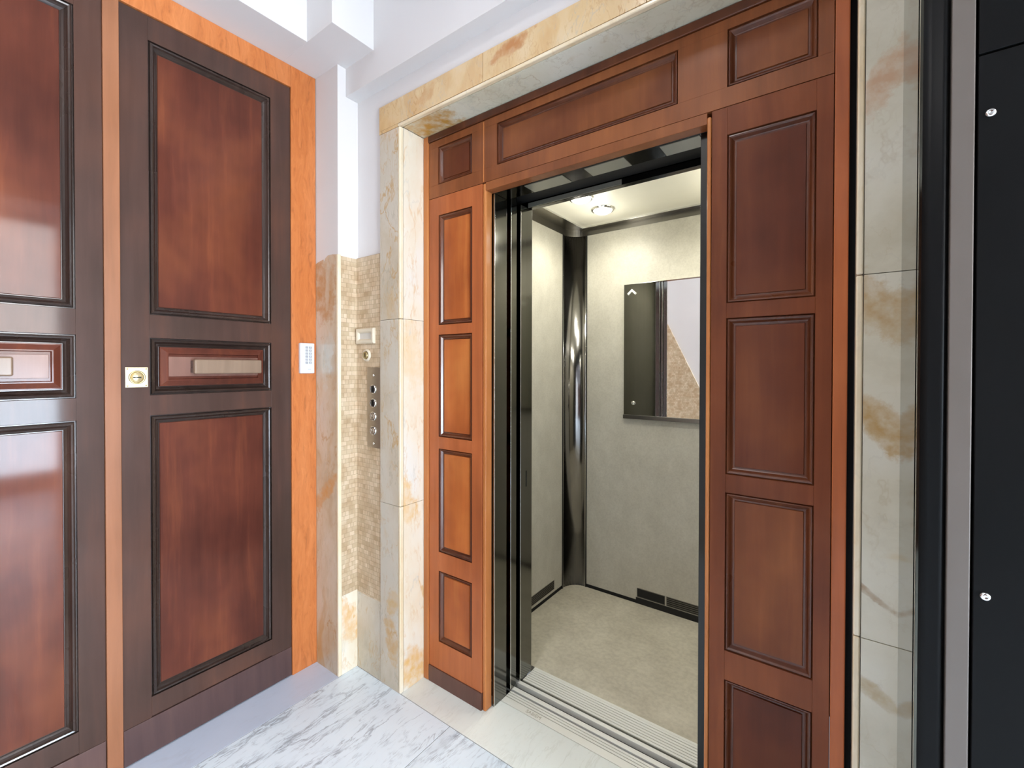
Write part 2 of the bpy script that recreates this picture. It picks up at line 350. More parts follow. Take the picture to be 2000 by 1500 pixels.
def laminate(name, a_, b_, c_, rough, scale=14):
    n = N(name)
    x = n.noise(n.coord((1, 1, 0.7), seed=False), scale, 6, 0.65)
    y = n.noise(n.coord((1, 1, 1), seed=False), scale * 0.22, 3)
    z = n.noise(n.coord((1, 1, 1), seed=False), scale * 9, 3)
    col = n.ramp(x, [(0.35, a_), (0.5, b_), (0.66, c_)])
    col = n.mix(col, n.ramp(y, [(0.35, a_), (0.65, c_)]), 0.35)
    col = n.mix(col, n.ramp(z, [(0.35, tuple(k * 0.8 for k in a_)), (0.6, c_)]), 0.22)
    return n.set(col, rough)
M['laminate'] = laminate('mottled beige laminate', (0.47, 0.445, 0.365), (0.53, 0.505, 0.42), (0.60, 0.575, 0.485), 0.42)
M['car_floor'] = laminate('stone grey vinyl', (0.42, 0.385, 0.30), (0.53, 0.495, 0.39), (0.66, 0.62, 0.50), 0.5, 6)
M['car_ceiling'] = plain('beige ceiling panel', (0.86, 0.83, 0.70), 0.45)

def steel(name, c, rough, metal=1.0, brushed=True, spec=0.5):
    n = N(name)
    s_ = n.noise(n.coord((160, 160, 1.5) if brushed else (3, 3, 3)), 1.0, 3)
    col = n.mix(tuple(k * 0.85 for k in c), c, s_)
    mr = n.new('ShaderNodeMapRange'); mr.inputs['To Min'].default_value = rough * 0.8; mr.inputs['To Max'].default_value = rough * 1.25; n.link(s_, mr.inputs['Value'])
    return n.set(col, mr.outputs[0], metal, spec=spec)
M['jamb'] = steel('polished dark steel', (0.19, 0.19, 0.175), 0.12)
M['column'] = steel('mirror dark steel', (0.33, 0.32, 0.31), 0.14, brushed=False)
M['chrome'] = steel('chrome', (0.85, 0.85, 0.82), 0.12, brushed=False)
M['alu'] = steel('aluminium', (0.90, 0.91, 0.85), 0.42, metal=0.15, brushed=False)
M['alu_groove_shade'] = steel('aluminium groove shade', (0.30, 0.31, 0.26), 0.5, metal=0.2, brushed=False)  # darker colour paints in the shade of the shallow grooves
M['alu_dark'] = steel('aluminium plate', (0.62, 0.60, 0.52), 0.35, metal=0.6)
M['gunmetal'] = steel('grey brushed trim', (0.22, 0.21, 0.19), 0.3)
M['ring'] = steel('grey ceiling ring', (0.36, 0.34, 0.29), 0.3)
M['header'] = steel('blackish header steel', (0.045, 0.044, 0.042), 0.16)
M['plate'] = steel('dull grey metal', (0.34, 0.335, 0.28), 0.35, metal=0.5)
M['mirror'] = steel('mirror glass', (0.93, 0.93, 0.90), 0.012, brushed=False)
M['black'] = plain('matt black', (0.006, 0.006, 0.006), 0.7)
M['blackgloss'] = plain('glossy black', (0.008, 0.008, 0.008), 0.15)
M['brass'] = steel('pale brass', (0.74, 0.62, 0.37), 0.28, metal=0.75, brushed=False)
M['brass_dark'] = steel('dark brass', (0.50, 0.40, 0.20), 0.3, metal=0.9, brushed=False)
M['bronze'] = steel('bronze plate', (0.42, 0.35, 0.27), 0.3, metal=0.8)
M['white_plastic'] = plain('white plastic', (0.66, 0.68, 0.74), 0.4)
M['grey_key'] = plain('grey rubber key', (0.33, 0.33, 0.34), 0.5)
M['grey_print'] = plain('grey print', (0.45, 0.47, 0.5), 0.5)
M['ivory'] = plain('ivory plastic', (0.66, 0.58, 0.45), 0.4)
M['ivory_screen'] = plain('pale screen', (0.60, 0.57, 0.52), 0.35)
M['cabinet'] = steel('dark painted metal', (0.005, 0.005, 0.005), 0.42, metal=0.0, brushed=False, spec=0.09)
M['cabinet_frame'] = steel('grey brown painted metal', (0.13, 0.108, 0.092), 0.4, metal=0.2, brushed=False)
M['cabinet_side'] = steel('polished blackish metal', (0.105, 0.10, 0.08), 0.07, brushed=False)

def glow(name, c, s):
    n = N(name)
    n.b.inputs['Emission Color'].default_value = (*c, 1); n.b.inputs['Emission Strength'].default_value = s
    return n.set(c, 0.4)
M['lamp'] = glow('lit spotlight lens', (1.0, 0.96, 0.82), 14.0)
M['sky_glass'] = glow('daylit frosted pane', (0.86, 0.93, 1.0), 2.2)

# ------------------------------------------------------------------ room shell
CEIL = 3.5
def struct(o, label, cat): return tag(o, label, cat, kind='structure')

fl = empty('floor', (1.5, -0.9, 0), 'hall floor of white marble slabs with grey veins', 'floor', kind='structure')
g = 0.0014
def slab(name, x0, x1, y0, y1, mat, label=None):
    o = bx(name, mat, fl, (x0 + g, x1 - g, y0 + g, y1 - g, -0.03, 0.0), 0.0008)
    if label: tag(o, label)
    return o
bx('screed', M['joint'], fl, (-0.35, WX + 0.1, -3.7, 0.172, -0.05, -0.002))
xs = [0.168, 0.736, 1.304, 1.872, 2.44, 3.008, 3.576, 4.144, WX]
for i in range(len(xs) - 1):
    if i > 1: slab('marble_slab', xs[i], xs[i + 1], -3.65, -1.9, M['floor'])
    slab('marble_slab', xs[i], xs[i + 1], -1.9, -0.93, M['floor'])
    slab('marble_slab', xs[i], xs[i + 1], -0.93, 0.0, M['floor'])
slab('threshold_slab', -0.06, 0.168, -1.9, -0.09, M['floor_plain'], 'plain lavender grey threshold slab')
o = slab('threshold_slab', 0.44, 1.95, 0.0, 0.2135, M['floor_green'], 'pale green-grey threshold slab')

struct(bx('wall_front', M['paint'], None, [(-0.3, 0.335, 0.008, 0.3, 0, 2.405), (-0.3, WX, 0.008, 0.3, 2.405, CEIL), (2.04, WX, 0.008, 0.3, 0, 2.405)]),
       'white painted wall above and beside the marble lift surround', 'wall')
struct(bx('wall_pillar', M['paint'], None, (2.76, 3.15, -0.45, 0.008, 0, 2.52)), 'unseen white pier added beside the metal cabinet to block daylight', 'pillar')  # added out of view to keep daylight off the right-hand wood
struct(bx('ceiling_beam', M['paint'], None, (2.76, 3.15, -3.65, 0.008, 2.52, CEIL)), 'unseen white beam added across the hall to block high daylight', 'beam')  # added out of view to dim the top of the double door
struct(bx('wall_left', M['paint'], None, [(-0.35, -0.10, -1.85, 0.3, 0, CEIL), (-0.12, -0.008, -1.85, -1.49, 0, 2.61)]), 'white wall holding the dark double door', 'wall')
struct(bx('wall_pillar', M['paint'], None, (-0.3, 0.1675, -0.0905, 0.3, 0, 2.61), 0.001), 'white painted pillar between door and lift', 'pillar')
struct(bx('ceiling_beam', M['paint'], None, [(-0.3, 0.188, -1.9, -0.236, 2.61, CEIL), (-0.3, 0.36, -0.236, 0.1, 2.61, CEIL)], 0.001), 'white stepped beam in the corner above the double door', 'beam')
struct(bx('ceiling_beam', M['paint'], None, (0.168, WX, -0.052, 0.1, 2.49, CEIL), 0.001), 'long white beam above the marble lift surround', 'beam')
struct(bx('ceiling', M['paint'], None, (-0.35, WX + 0.1, -3.75, 0.3, CEIL, CEIL + 0.1)), 'white hall ceiling', 'ceiling')
# wall behind the camera with the sloping marble dado of the stair
wb = struct(bx('wall_back', M['paint'], None, [(-0.35, 1.35, -3.75, -1.85, 0, CEIL), (1.35, WX + 0.1, -3.75, -3.65, 0, CEIL)]), 'white wall with a sloping beige dado seen in the car mirror', 'wall')  # unseen right part set far back to reduce bounce light
bm = NB()
pts = [(-0.1, 0.0), (1.34, 0.0), (0.95, 0.30), (0.20, 1.85), (-0.1, 1.85)]
lo = [bm.verts.new((x, -1.85, z)) for x, z in pts]; hi = [bm.verts.new((x, -1.835, z)) for x, z in pts]
for i in range(5): bm.faces.new((lo[i], lo[(i + 1) % 5], hi[(i + 1) % 5], hi[i]))
bm.faces.new(lo); bm.faces.new(hi)
obj('dado', bm, M['mosaic'], wb)
struct(bx('wall_right', M['paint'], None, [(WX, WX + 0.12, -3.75, -1.70, 0, CEIL), (WX, WX + 0.12, -0.10, 0.3, 0, CEIL), (WX, WX + 0.12, -1.70, -0.10, 2.90, CEIL)]), 'white end wall around the glazed entrance', 'wall')
wn = empty('window_1', (WX, -0.9, 1.3), 'tall window at the end of the hall, over a glazed panel', 'window', kind='structure')
bx('window_frame', M['lift_wood'], wn, [(WX, WX + 0.06, -1.70, -0.10, 1.30, 1.35), (WX, WX + 0.06, -1.70, -0.10, 2.85, 2.90), (WX, WX + 0.06, -1.70, -1.65, 1.35, 2.85), (WX, WX + 0.06, -0.15, -0.10, 1.35, 2.85)])
bx('window_pane', M['sky_glass'], wn, (WX + 0.02, WX + 0.03, -1.65, -0.15, 1.35, 2.85))
dn = empty('door_3', (WX, -0.9, 0), 'glazed entrance door at the end of the hall', 'door', kind='structure')
bx('door_frame', M['lift_wood'], dn, [(WX, WX + 0.06, -1.70, -0.10, 0, 0.2), (WX, WX + 0.06, -1.70, -0.10, 1.24, 1.30), (WX, WX + 0.06, -1.70, -1.62, 0.2, 1.24), (WX, WX + 0.06, -0.18, -0.10, 0.2, 1.24), (WX, WX + 0.06, -0.95, -0.85, 0.2, 1.24)])
bx('door_glass', M['sky_glass'], dn, (WX + 0.02, WX + 0.03, -1.62, -0.18, 0.2, 1.24))

d4 = empty('added_door', (2.4, -3.65, 0), 'unseen dark double door added across the hall to cut bounce light', 'door', kind='structure')  # added out of view, its dark wood keeps bounce off the right side
bx('door_frame', M['door_stile'], d4, [(1.55, 1.65, -3.65, -3.60, 0, 2.6), (3.15, 3.25, -3.65, -3.60, 0, 2.6), (1.65, 3.15, -3.65, -3.60, 2.5, 2.6), (2.37, 2.43, -3.65, -3.615, 0.0, 2.5)])
bx('door_leaf', M['door_stile'], d4, [(1.65, 2.37, -3.65, -3.625, 0.005, 2.5), (2.43, 3.15, -3.65, -3.625, 0.005, 2.5)])
# ------------------------------------------------------------------ marble and mosaic wainscot in the corner
t = empty('trim_1', (0.2, -0.05, 0), 'marble and mosaic wainscot on the pillar and beside the lift buttons', 'wainscot', kind='structure')
# brown veined slab with an irregular top
bm = NB()
top = [(0.0, 1.787), (0.02, 1.793), (0.045, 1.797), (0.058, 1.800), (0.066, 1.788), (0.074, 1.802), (0.095, 1.812), (0.13, 1.812), (0.158, 1.808)]
poly = [(0.0, 0.0), (0.158, 0.0)] + top[::-1]
a = [bm.verts.new((x, -0.0925, z)) for x, z in poly]; b = [bm.verts.new((x, -0.0905, z)) for x, z in poly]
for i in range(len(poly)): bm.faces.new((a[i], a[(i + 1) % len(poly)], b[(i + 1) % len(poly)], b[i]))
bm.faces.new(a); bm.faces.new(b)
tag(obj('marble_slab', bm, M['marble_pillar'], t), 'brown veined slab facing the hall')
bx('marble_edge', M['marble_edge'], t, (0.158, 0.1705, -0.0935, -0.077, 0, 1.808), 0.0025)
bx('mosaic_panel', M['mosaic'], t, (0.1675, 0.1690, -0.077, 0.0, 0.342, 1.803))
bx('base_slab', M['marble_light'], t, (0.1675, 0.1700, -0.077, 0.0, 0, 0.342), 0.0008)
bx('mosaic_panel', M['mosaic'], t, (0.169, 0.334, 0.0, 0.008, 0.335, 1.806))
bx('base_slab', M['marble'], t, (0.169, 0.334, -0.001, 0.008, 0, 0.335), 0.0008)

# ------------------------------------------------------------------ marble casing round the lift
t = empty('trim_2', (1.2, 0, 0), 'veined marble casing round the lift entrance', 'casing', kind='structure')
JZ = [0, 0.762, 1.5235, 2.2955]
for i in range(3):
    z0, z1 = JZ[i] + 0.0007, JZ[i + 1] - 0.0007
    bx('marble_slab', M['marble'] if i != 1 else M['marble'], t, (0.336, 0.449, -0.003, 0.014, z0, z1), 0.0006)
    bx('marble_edge', M['marble_edge'], t, (0.4502, 0.4635, -0.004, 0.014, z0, z1), 0.004, seg=4)
    bx('reveal_slab', M['marble_light'], t, (0.448, 0.4625, 0.0145, 0.16, z0, z1))
    bx('marble_slab', M['marble_right'], t, (1.931, 2.05, -0.003, 0.014, z0, z1), 0.0006)
    bx('marble_edge', M['marble_edge'], t, (1.9175, 1.930, -0.004, 0.014, z0, z1), 0.004, seg=4)
    bx('reveal_slab', M['marble_light'], t, (1.919, 1.933, 0.0145, 0.16, z0, z1))
LX = [0.331, 0.894, 1.466, 2.05]
for i in range(3):
    x0, x1 = LX[i] + 0.0008, LX[i + 1] - 0.0008
    bx('lintel_slab', M['marble_lintel'], t, (x0, x1, -0.003, 0.014, 2.3095, 2.409), 0.0006)
bx('marble_edge', M['marble_edge'], t, (0.449, 1.9315, -0.004, 0.0145, 2.2965, 2.3085), 0.004, seg=4)
bx('lintel_slab', M['marble_lintel'], t, [(0.3318, 0.4495, -0.003, 0.014, 2.2965, 2.3085), (1.9312, 2.05, -0.003, 0.014, 2.2965, 2.3085)])
bx('soffit_slab', M['marble_soffit'], t, (0.4625, 1.919, 0.0145, 0.16, 2.2965, 2.31))

# ------------------------------------------------------------------ panelled wood round the lift
sur = empty('paneled_surround', (1.19, 0.127, 0), 'reddish wood panelling with raised fields around the open lift doorway', 'panelling')
Y0 = 0.127; YB = 0.168
def wall_pt(u, v, h): return (u, Y0 - h, v)
PROF = [(0, 0.0005), (0.0015, -0.005), (0.0035, -0.002), (0.006, -0.0015), (0.009, -0.004), (0.014, -0.012), (0.0165, -0.0135), (0.0205, -0.0135)]
def wpanel(x0, x1, z0, z1, mat):
    bm = NB(); rect_sweep(bm, x0 + 0.0205, x1 - 0.0205, z0 + 0.0205, z1 - 0.0205, [(0, -0.0135), (0.0015, -0.010), (0.016, -0.010)], wall_pt)
    p = obj('panel', bm, mat, sur)
    bm = NB(); rect_sweep(bm, x0, x1, z0, z1, PROF, wall_pt, fill=False)
    obj('molding', bm, M['lift_mold'], p, smooth=False)
ROWS = [(0.185, 0.480), (0.560, 0.990), (1.040, 1.462), (1.503, 1.955)]
COLS = [(0.549, 0.732), (1.643, 1.842)]
UP = (2.083, 2.237); UPX = [(0.546, 0.731), (0.855, 1.512), (1.642, 1.844)]
for x0, x1 in COLS:
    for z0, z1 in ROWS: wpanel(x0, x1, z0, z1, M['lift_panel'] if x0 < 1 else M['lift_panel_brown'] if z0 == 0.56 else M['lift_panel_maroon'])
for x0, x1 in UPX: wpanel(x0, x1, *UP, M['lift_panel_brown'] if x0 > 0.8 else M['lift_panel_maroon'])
def pillar(xa, xb, cx):
    x0, x1 = cx; d = []
    d.append((xa, x0, Y0, YB, 0.068, 2.03)); d.append((x1, xb, Y0, YB, 0.068, 2.03))
    zz = [0.068] + [v for r in ROWS for v in r] + [2.03]
    for i in range(0, len(zz), 2): d.append((x0, x1, Y0, YB, zz[i], zz[i + 1]))
    d.append((x0, x1, Y0 + 0.016, YB, 0.1, 2.0))
    return d
bx('pillar_frame', M['lift_wood'], sur, pillar(0.492, 0.783, COLS[0]), 0.0007)
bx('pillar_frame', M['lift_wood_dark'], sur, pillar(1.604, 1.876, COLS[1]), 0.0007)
# rounded stiles next to the opening
bx('edge_bead', M['lift_trim'], sur, (0.7845, 0.8005, Y0 + 0.002, YB, 0.0, 2.03), 0.005, seg=4)
bx('edge_bead', M['lift_trim'], sur, (1.5915, 1.6025, Y0 - 0.001, YB, 0.0, 2.018), 0.004, seg=4)
# frieze
fz = [(0.492, 1.876, Y0, YB, 2.032 if True else 0, UP[0]), (0.492, 1.876, Y0, YB, UP[1], 2.266)]
ex = [0.492] + [v for r in UPX for v in r] + [1.876]
for i in range(0, len(ex), 2): fz.append((ex[i], ex[i + 1], Y0, YB, UP[0], UP[1]))
fz.append((0.5, 1.87, Y0 + 0.016, YB, 2.04, 2.25))
bx('frieze_frame', M['lift_wood_frieze'], sur, fz, 0.0005)
bx('head_rail', M['lift_wood_frieze'], sur, (0.8005, 1.5915, Y0 + 0.001, YB, 2.0, 2.0315), 0.0012)
bx('frieze_batten', M['lift_trim'], sur, [(0.788, 0.793, Y0 - 0.002, Y0 + 0.002, 2.034, 2.262)], 0.001)
# edging against the marble
bx('edging', M['lift_trim'], sur, (0.4630, 0.4905, Y0 - 0.006, YB, 0.0, 2.2950), 0.004, seg=3)
bx('edging', M['lift_wood'], sur, (1.8775, 1.9060, Y0 - 0.006, YB, 0.0, 2.2950), 0.003, seg=3)
bx('edging', M['lift_mold'], sur, (0.4905, 1.8775, Y0 - 0.006, YB, 2.2675, 2.2950), 0.003, seg=3)
for xa, xb in ((0.492, 0.783), (1.604, 1.876)):
    bx('kick_board', M['kick'], sur, (xa, xb, Y0 - 0.004, YB, 0.0, 0.0675), 0.001)

# ------------------------------------------------------------------ steel portal
XL_, XR_ = 0.810, 1.565
por = empty('steel_doorway', (1.19, 0.2, 0), 'polished dark steel portal lining the lift opening', 'door frame')
bx('jamb', M['jamb'], por, (0.8008, XL_, 0.1695, 0.250, 0, 1.9995), 0.0016)
bx('edge_highlight', M['chrome'], por, (XL_ - 0.0012, XL_ + 0.0012, 0.1688, 0.1725, 0, 1.9995), 0.0006)  # bright strip paints in the highlight along the jamb corner
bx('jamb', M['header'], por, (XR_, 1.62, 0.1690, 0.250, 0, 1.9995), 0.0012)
bx('header', M['header'], por, (0.55, 1.85, 0.1690, 0.250, 2.0, 2.12), 0.001)
for x0, x1 in ((0.945, 1.105), (1.19, 1.33), (1.445, 1.56)):  # paler flat rectangles on the underside of the header
    bx('header_patch', M['plate'], por, (x0, x1, 0.176, 0.246, 1.9975, 2.0), 0.0004)
struct(bx('shaft_dark', M['black'], None, [(0.40, 0.55, 0.30, 1.40, -0.25, 2.6), (0.42, 0.50, 0.169, 0.30, -0.25, 2.29), (1.88, 2.0, 0.169, 1.40, -0.25, 2.6), (0.55, 1.88, 1.28, 1.40, -0.25, 2.6),
    (0.55, 1.88, 0.255, 0.31, 2.06, 2.6), (0.42, 1.90, 0.169, 0.47, -0.25, -0.06)]), 'black sheets standing in for the dark of the lift shaft', 'wall')  # black colour stands in for the darkness behind the gaps

# landing door, slid back into its pocket
ld = empty('landing_door', (0.68, 0.30, 0), 'landing door of the lift, slid open so only its bright edge shows', 'door')
bx('door_leaf', M['jamb'], ld, (0.57, XL_, 0.277, 0.317, 0.006, 2.03), 0.0012)
bx('edge_highlight', M['chrome'], ld, (XL_ - 0.004, XL_ + 0.0012, 0.2755, 0.2800, 0.006, 2.03), 0.0008)  # bright strip for the highlight on the leaf's front corner

# ------------------------------------------------------------------ sills
def ribs(y0, y1, n, x0, x1, h=0.0022, w_=0.74):
    d = []; p = (y1 - y0) / n
    for i in range(n): d.append((x0, x1, y0 + p * i + p * (1 - w_), y0 + p * (i + 1), -0.01, 0.0))
    return d
sl = empty('landing_sill', (1.19, 0.25, 0), 'ribbed aluminium sill strip at the hall side of the lift gap', 'door sill')
bx('sill_plate', M['alu'], sl, [(XL_, 1.62, 0.214, 0.2445, -0.03, 0.0)] , 0.0006)
bx('sill_ribs', M['alu'], sl, ribs(0.2445, 0.2800, 3, XL_, 1.62))
bx('sill_channel', M['alu_groove_shade'], sl, (XL_, 1.62, 0.2440, 0.2800, -0.02, -0.0022))
bx('sill_ribs', M['alu'], sl, (0.56, 1.84, 0.2885, 0.308, -0.02, 0.001), 0.0005)
bx('sill_groove', M['black'], sl, (0.56, 1.84, 0.2795, 0.289, -0.03, -0.012))
text_part('lettering', 'SABIEM', 0.021, M['alu_dark'], sl, (0.955, 0.229, 0.0004), (0, 0, 0), 0.0003)

# ------------------------------------------------------------------ the lift car
car = empty('lift_car', (1.2, 0.85, 0), 'open lift car with beige laminate walls and dark steel corners', 'lift car')
CX0, CX1, CY0, CY1, CZ = 0.555, 1.845, 0.46, 1.25, 2.160
RC = 0.10
bm = NB()
pts = [(CX0, CY0), (CX1, CY0)] + arc(CX1 - RC, CY1 - RC, RC, 0, 90, 10) + arc(CX0 + RC, CY1 - RC, RC, 90, 180, 10)
prism(bm, pts, -0.03, 0.0)
obj('car_floor', bm, M['car_floor'], car)
bx('car_sill', M['alu'], car, ribs(0.361, 0.448, 7, 0.812, 1.62) + [(0.812, 1.62, 0.448, 0.4595, -0.02, 0.0012)])
bx('sill_channel', M['alu_groove_shade'], car, (0.812, 1.62, 0.361, 0.449, -0.02, -0.0022))
bx('sill_ribs', M['alu'], car, (0.56, 1.84, 0.334, 0.3505, -0.02, 0.001), 0.0005)
bx('sill_groove', M['black'], car, [(0.56, 1.84, 0.350, 0.361, -0.03, -0.012)])
bx('wall_panel', M['laminate'], car, (CX0 - 0.012, CX0, CY0, CY1 - RC - 0.006, 0.02, 2.117))
bx('wall_panel', M['laminate'], car, (CX0 + RC + 0.006, CX1 - RC - 0.006, CY1, CY1 + 0.012, 0.02, 2.117))
bx('wall_panel', M['laminate'], car, (CX1, CX1 + 0.012, CY0, CY1 - RC - 0.006, 0.02, 2.117))
bx('skirting', M['black'], car, [(CX0 - 0.010, CX0 - 0.004, CY0, CY1 - RC, 0, 0.021), (CX0 + RC, CX1 - RC, CY1 + 0.004, CY1 + 0.010, 0, 0.021), (0.972, CX1 - RC, CY1 - 0.0012, CY1 + 0.004, 0, 0.034), (CX1 + 0.004, CX1 + 0.010, CY0, CY1 - RC, 0, 0.021)])
def column(cx, cy, a0, a1):
    bm = NB()
    inner = arc(cx, cy, RC, a0, a1, 16); outer = arc(cx, cy, RC + 0.012, a1, a0, 16)
    prism(bm, inner + outer, 0.0, 2.117)
    c = obj('corner_column', bm, M['column'], car)
    for f in c.data.polygons: f.use_smooth = abs(f.normal.z) < 0.5
    bm = NB()
    for (px, py) in (inner[0], inner[-1]):
        cyl(bm, (px + (cx - px) * 0.02, py + (cy - py) * 0.02, 0), 'z', 0.0035, 0.0, 2.117, 10)
    e = obj('chrome_bead', bm, M['chrome'], c, smooth=True)
    bm = NB()
    for (px, py), (dx, dy) in ((inner[0], (0, -1) if a0 in (0, 180) else (1 if a0 == 90 and a1 == 180 else -1, 0)), (inner[-1], (0, -1) if a1 in (0, 180) else (-1 if a0 == 0 else 1, 0))):
        box(bm, px - 0.0045 + dx * 0.004, px + 0.0045 + dx * 0.004, py - 0.0045 + dy * 0.004, py + 0.0045 + dy * 0.004, 0.0, 2.117)
    obj('seal', bm, M['black'], c)
column(CX0 + RC, CY1 - RC, 180, 90)
column(CX1 - RC, CY1 - RC, 0, 90)
# front returns (steel posts beside the car opening)
bx('front_return', M['jamb'], car, (CX0, XL_, 0.346, 0.4325, 0.001, 2.0095), 0.0016)
bx('front_return', M['jamb'], car, (XR_, CX1, 0.346, 0.4325, 0.001, 2.0095), 0.0016)
bx('edge_highlight', M['chrome'], car, (XL_ - 0.003, XL_ + 0.0012, 0.3445, 0.3485, 0.001, 2.0095), 0.0008)  # highlight of the post corner, put in as a bright strip
bx('light_slot', M['black'], car, (XL_ - 0.002, XL_ + 0.0006, 0.386, 0.393, 0.817, 0.885))
bx('header', M['header'], car, (CX0, CX1, 0.405, 0.4325, 2.010, 2.16), 0.001)
bx('header_strip', M['plate'], car, (0.81, 1.23, 0.400, 0.4045, 2.011, 2.03), 0.0005)
bx('header_strip', M['black'], car, (0.55, 1.85, 0.325, 0.400, 2.035, 2.10))
# ceiling: cove, ring and panel
bx('ceiling_cove', M['gunmetal'], car, [(CX0 - 0.004, CX0 + 0.002, 0.433, CY1, 2.117, CZ), (CX0, CX1, CY1 - 0.002, CY1 + 0.004, 2.117, CZ), (CX1 - 0.002, CX1 + 0.004, 0.433, CY1, 2.117, CZ)])
bm = NB(); prism(bm, arc(CX0 + RC, CY1 - RC, RC, 90, 180, 12) + [(CX0, CY1)], 2.117, CZ); obj('ceiling_cove', bm, M['gunmetal'], car)
RX0, RX1, RY1 = 0.645, 1.755, 1.214
bx('ceiling_ring', M['ring'], car, [(CX0, RX0, 0.433, CY1, CZ - 0.004, CZ + 0.004), (RX1, CX1, 0.433, CY1, CZ - 0.004, CZ + 0.004), (RX0, RX1, RY1, CY1, CZ - 0.004, CZ + 0.004)], 0.0)
bx('ring_edge', M['chrome'], car, [(RX0, RX0 + 0.006, 0.433, RY1, CZ - 0.008, CZ + 0.002), (RX1 - 0.006, RX1, 0.433, RY1, CZ - 0.008, CZ + 0.002), (RX0, RX1, RY1 - 0.006, RY1, CZ - 0.008, CZ + 0.002)], 0.001)
bx('ceiling_panel', M['car_ceiling'], car, (RX0, RX1, 0.433, RY1, CZ, CZ + 0.01))
# ventilation grilles low on the walls
def grille_back(x0, x1, z0, z1, slats, label):
    d = [(x0, x1, CY1 - 0.002, CY1 + 0.001, z1 - 0.003, z1), (x0, x1, CY1 - 0.002, CY1 + 0.001, z0, z0 + 0.003), (x0, x0 + 0.003, CY1 - 0.002, CY1 + 0.001, z0, z1), (x1 - 0.003, x1, CY1 - 0.002, CY1 + 0.001, z0, z1)]
    p = (z1 - z0) / 5
    if slats:
        for i in range(1, 5): d.append((x0, x1, CY1 - 0.002, CY1, z0 + p * i - 0.0018, z0 + p * i + 0.0018))
    v = bx('vent', M['gunmetal'], car, d)
    bx('vent_opening', M['black'], v, (x0 + 0.002, x1 - 0.002, CY1 - 0.0006, CY1 + 0.0004, z0 + 0.002, z1 - 0.002))
    tag(v, label)
grille_back(0.978, 1.135, 0.038, 0.088, False, 'open vent with its grille missing')
grille_back(1.142, 1.345, 0.038, 0.088, True, 'slatted vent grille')
d = []
for i in range(6): d.append((CX0 - 0.001, CX0 + 0.002, 0.72, 1.052, 0.036 + i * 0.0095, 0.0395 + i * 0.0095))
v = bx('vent', M['gunmetal'], car, d)
bx('vent_opening', M['black'], v, (CX0 - 0.0004, CX0 + 0.0006, 0.72, 1.052, 0.036, 0.087))

# ceiling spotlights in the car
spots = [(0.862, 0.785, 'round lit spotlight in the car ceiling, the one nearer the doorway', True), (0.880, 0.995, 'round lit spotlight in the car ceiling, the one nearer the mirror wall', True),
         (1.53, 0.785, 'lit car ceiling spotlight hidden by the wood pillar, the one nearer the doorway', False), (1.53, 0.995, 'lit car ceiling spotlight hidden by the wood pillar, the one nearer the mirror wall', False)]
for x, y, lab, vis in spots:
    s = empty('ceiling_spotlight', (x, y, CZ), lab, 'spotlight', 'round spotlights in the car ceiling')
    bm = NB(); lathe(bm, (x, y, CZ), 'z', [(0.062, 0), (0.062, -0.004), (0.056, -0.010), (0.047, -0.010), (0.047, 0)])
    obj('bezel', bm, M['chrome'], s, smooth=True)
    bm = NB(); lathe(bm, (x, y, CZ), 'z', [(0.048, -0.004), (0.045, -0.014), (0.030, -0.022), (0, -0.025)])
    obj('lens', bm, M['lamp'], s, smooth=True)

# mirror on the back wall of the car
MX0, MX1, MZ0, MZ1 = 0.898, 1.50, 1.060, 1.797
mir = empty('wall_mirror', (1.2, CY1, MZ0), 'frameless mirror on the rear wall of the car, reflecting the hall', 'mirror')
bx('mirror_glass', M['mirror'], mir, (MX0, MX1, CY1 - 0.008, CY1 - 0.002, MZ0, MZ1), 0.0008)
bx('bottom_channel', M['gunmetal'], mir, (MX0 - 0.002, MX1, CY1 - 0.014, CY1 - 0.001, MZ0 - 0.022, MZ0), 0.001)
for x in (0.955, 1.44):
    bm = NB(); lathe(bm, (x, CY1 - 0.008, 1.128), 'y', [(0.011, 0.002), (0.011, -0.004), (0.008, -0.008), (0, -0.010)], 24)
    obj('fixing_knob', bm, M['chrome'], mir, smooth=True)
    bm = NB()
    for sx in (-1, 1):
        q = [(0, 0.020), (sx * 0.026, -0.004), (sx * 0.020, -0.013), (0, 0.007)]
        lo = [bm.verts.new((x - 0.010 + a_, CY1 - 0.008, 1.748 + b_)) for a_, b_ in q]; hi = [bm.verts.new((x - 0.010 + a_, CY1 - 0.013, 1.748 + b_)) for a_, b_ in q]
        for i in range(4): bm.faces.new((lo[i], lo[(i + 1) % 4], hi[(i + 1) % 4], hi[i]))
        bm.faces.new(lo); bm.faces.new(hi)
    obj('fixing_clip', bm, M['alu'], mir)

# ------------------------------------------------------------------ dark double door
FY0, FY1 = -0.0925, -1.485
DY0, DY1, ZT = -0.2035, -1.374, 2.518
fr = empty('trim_3', (0, -0.8, 0), 'orange grained wood frame around the double door', 'door frame', kind='structure')
bx('frame_post', M['orange'], fr, (-0.06, 0.0, DY0, FY0, 0.0, 2.6095), 0.0015)
bx('frame_post', M['orange'], fr, (-0.06, 0.0, FY1, DY1, 0.0, 2.6095), 0.0015)
bx('frame_head', M['orange'], fr, (-0.06, 0.0, DY1, DY0, ZT, 2.6095), 0.0015)
bx('rebate', M['door_mold'], fr, [(-0.09, -0.0075, DY0 - 0.0, DY0 + 0.002, 0, ZT), (-0.09, -0.06, DY1, DY0, 0, ZT)], 0)

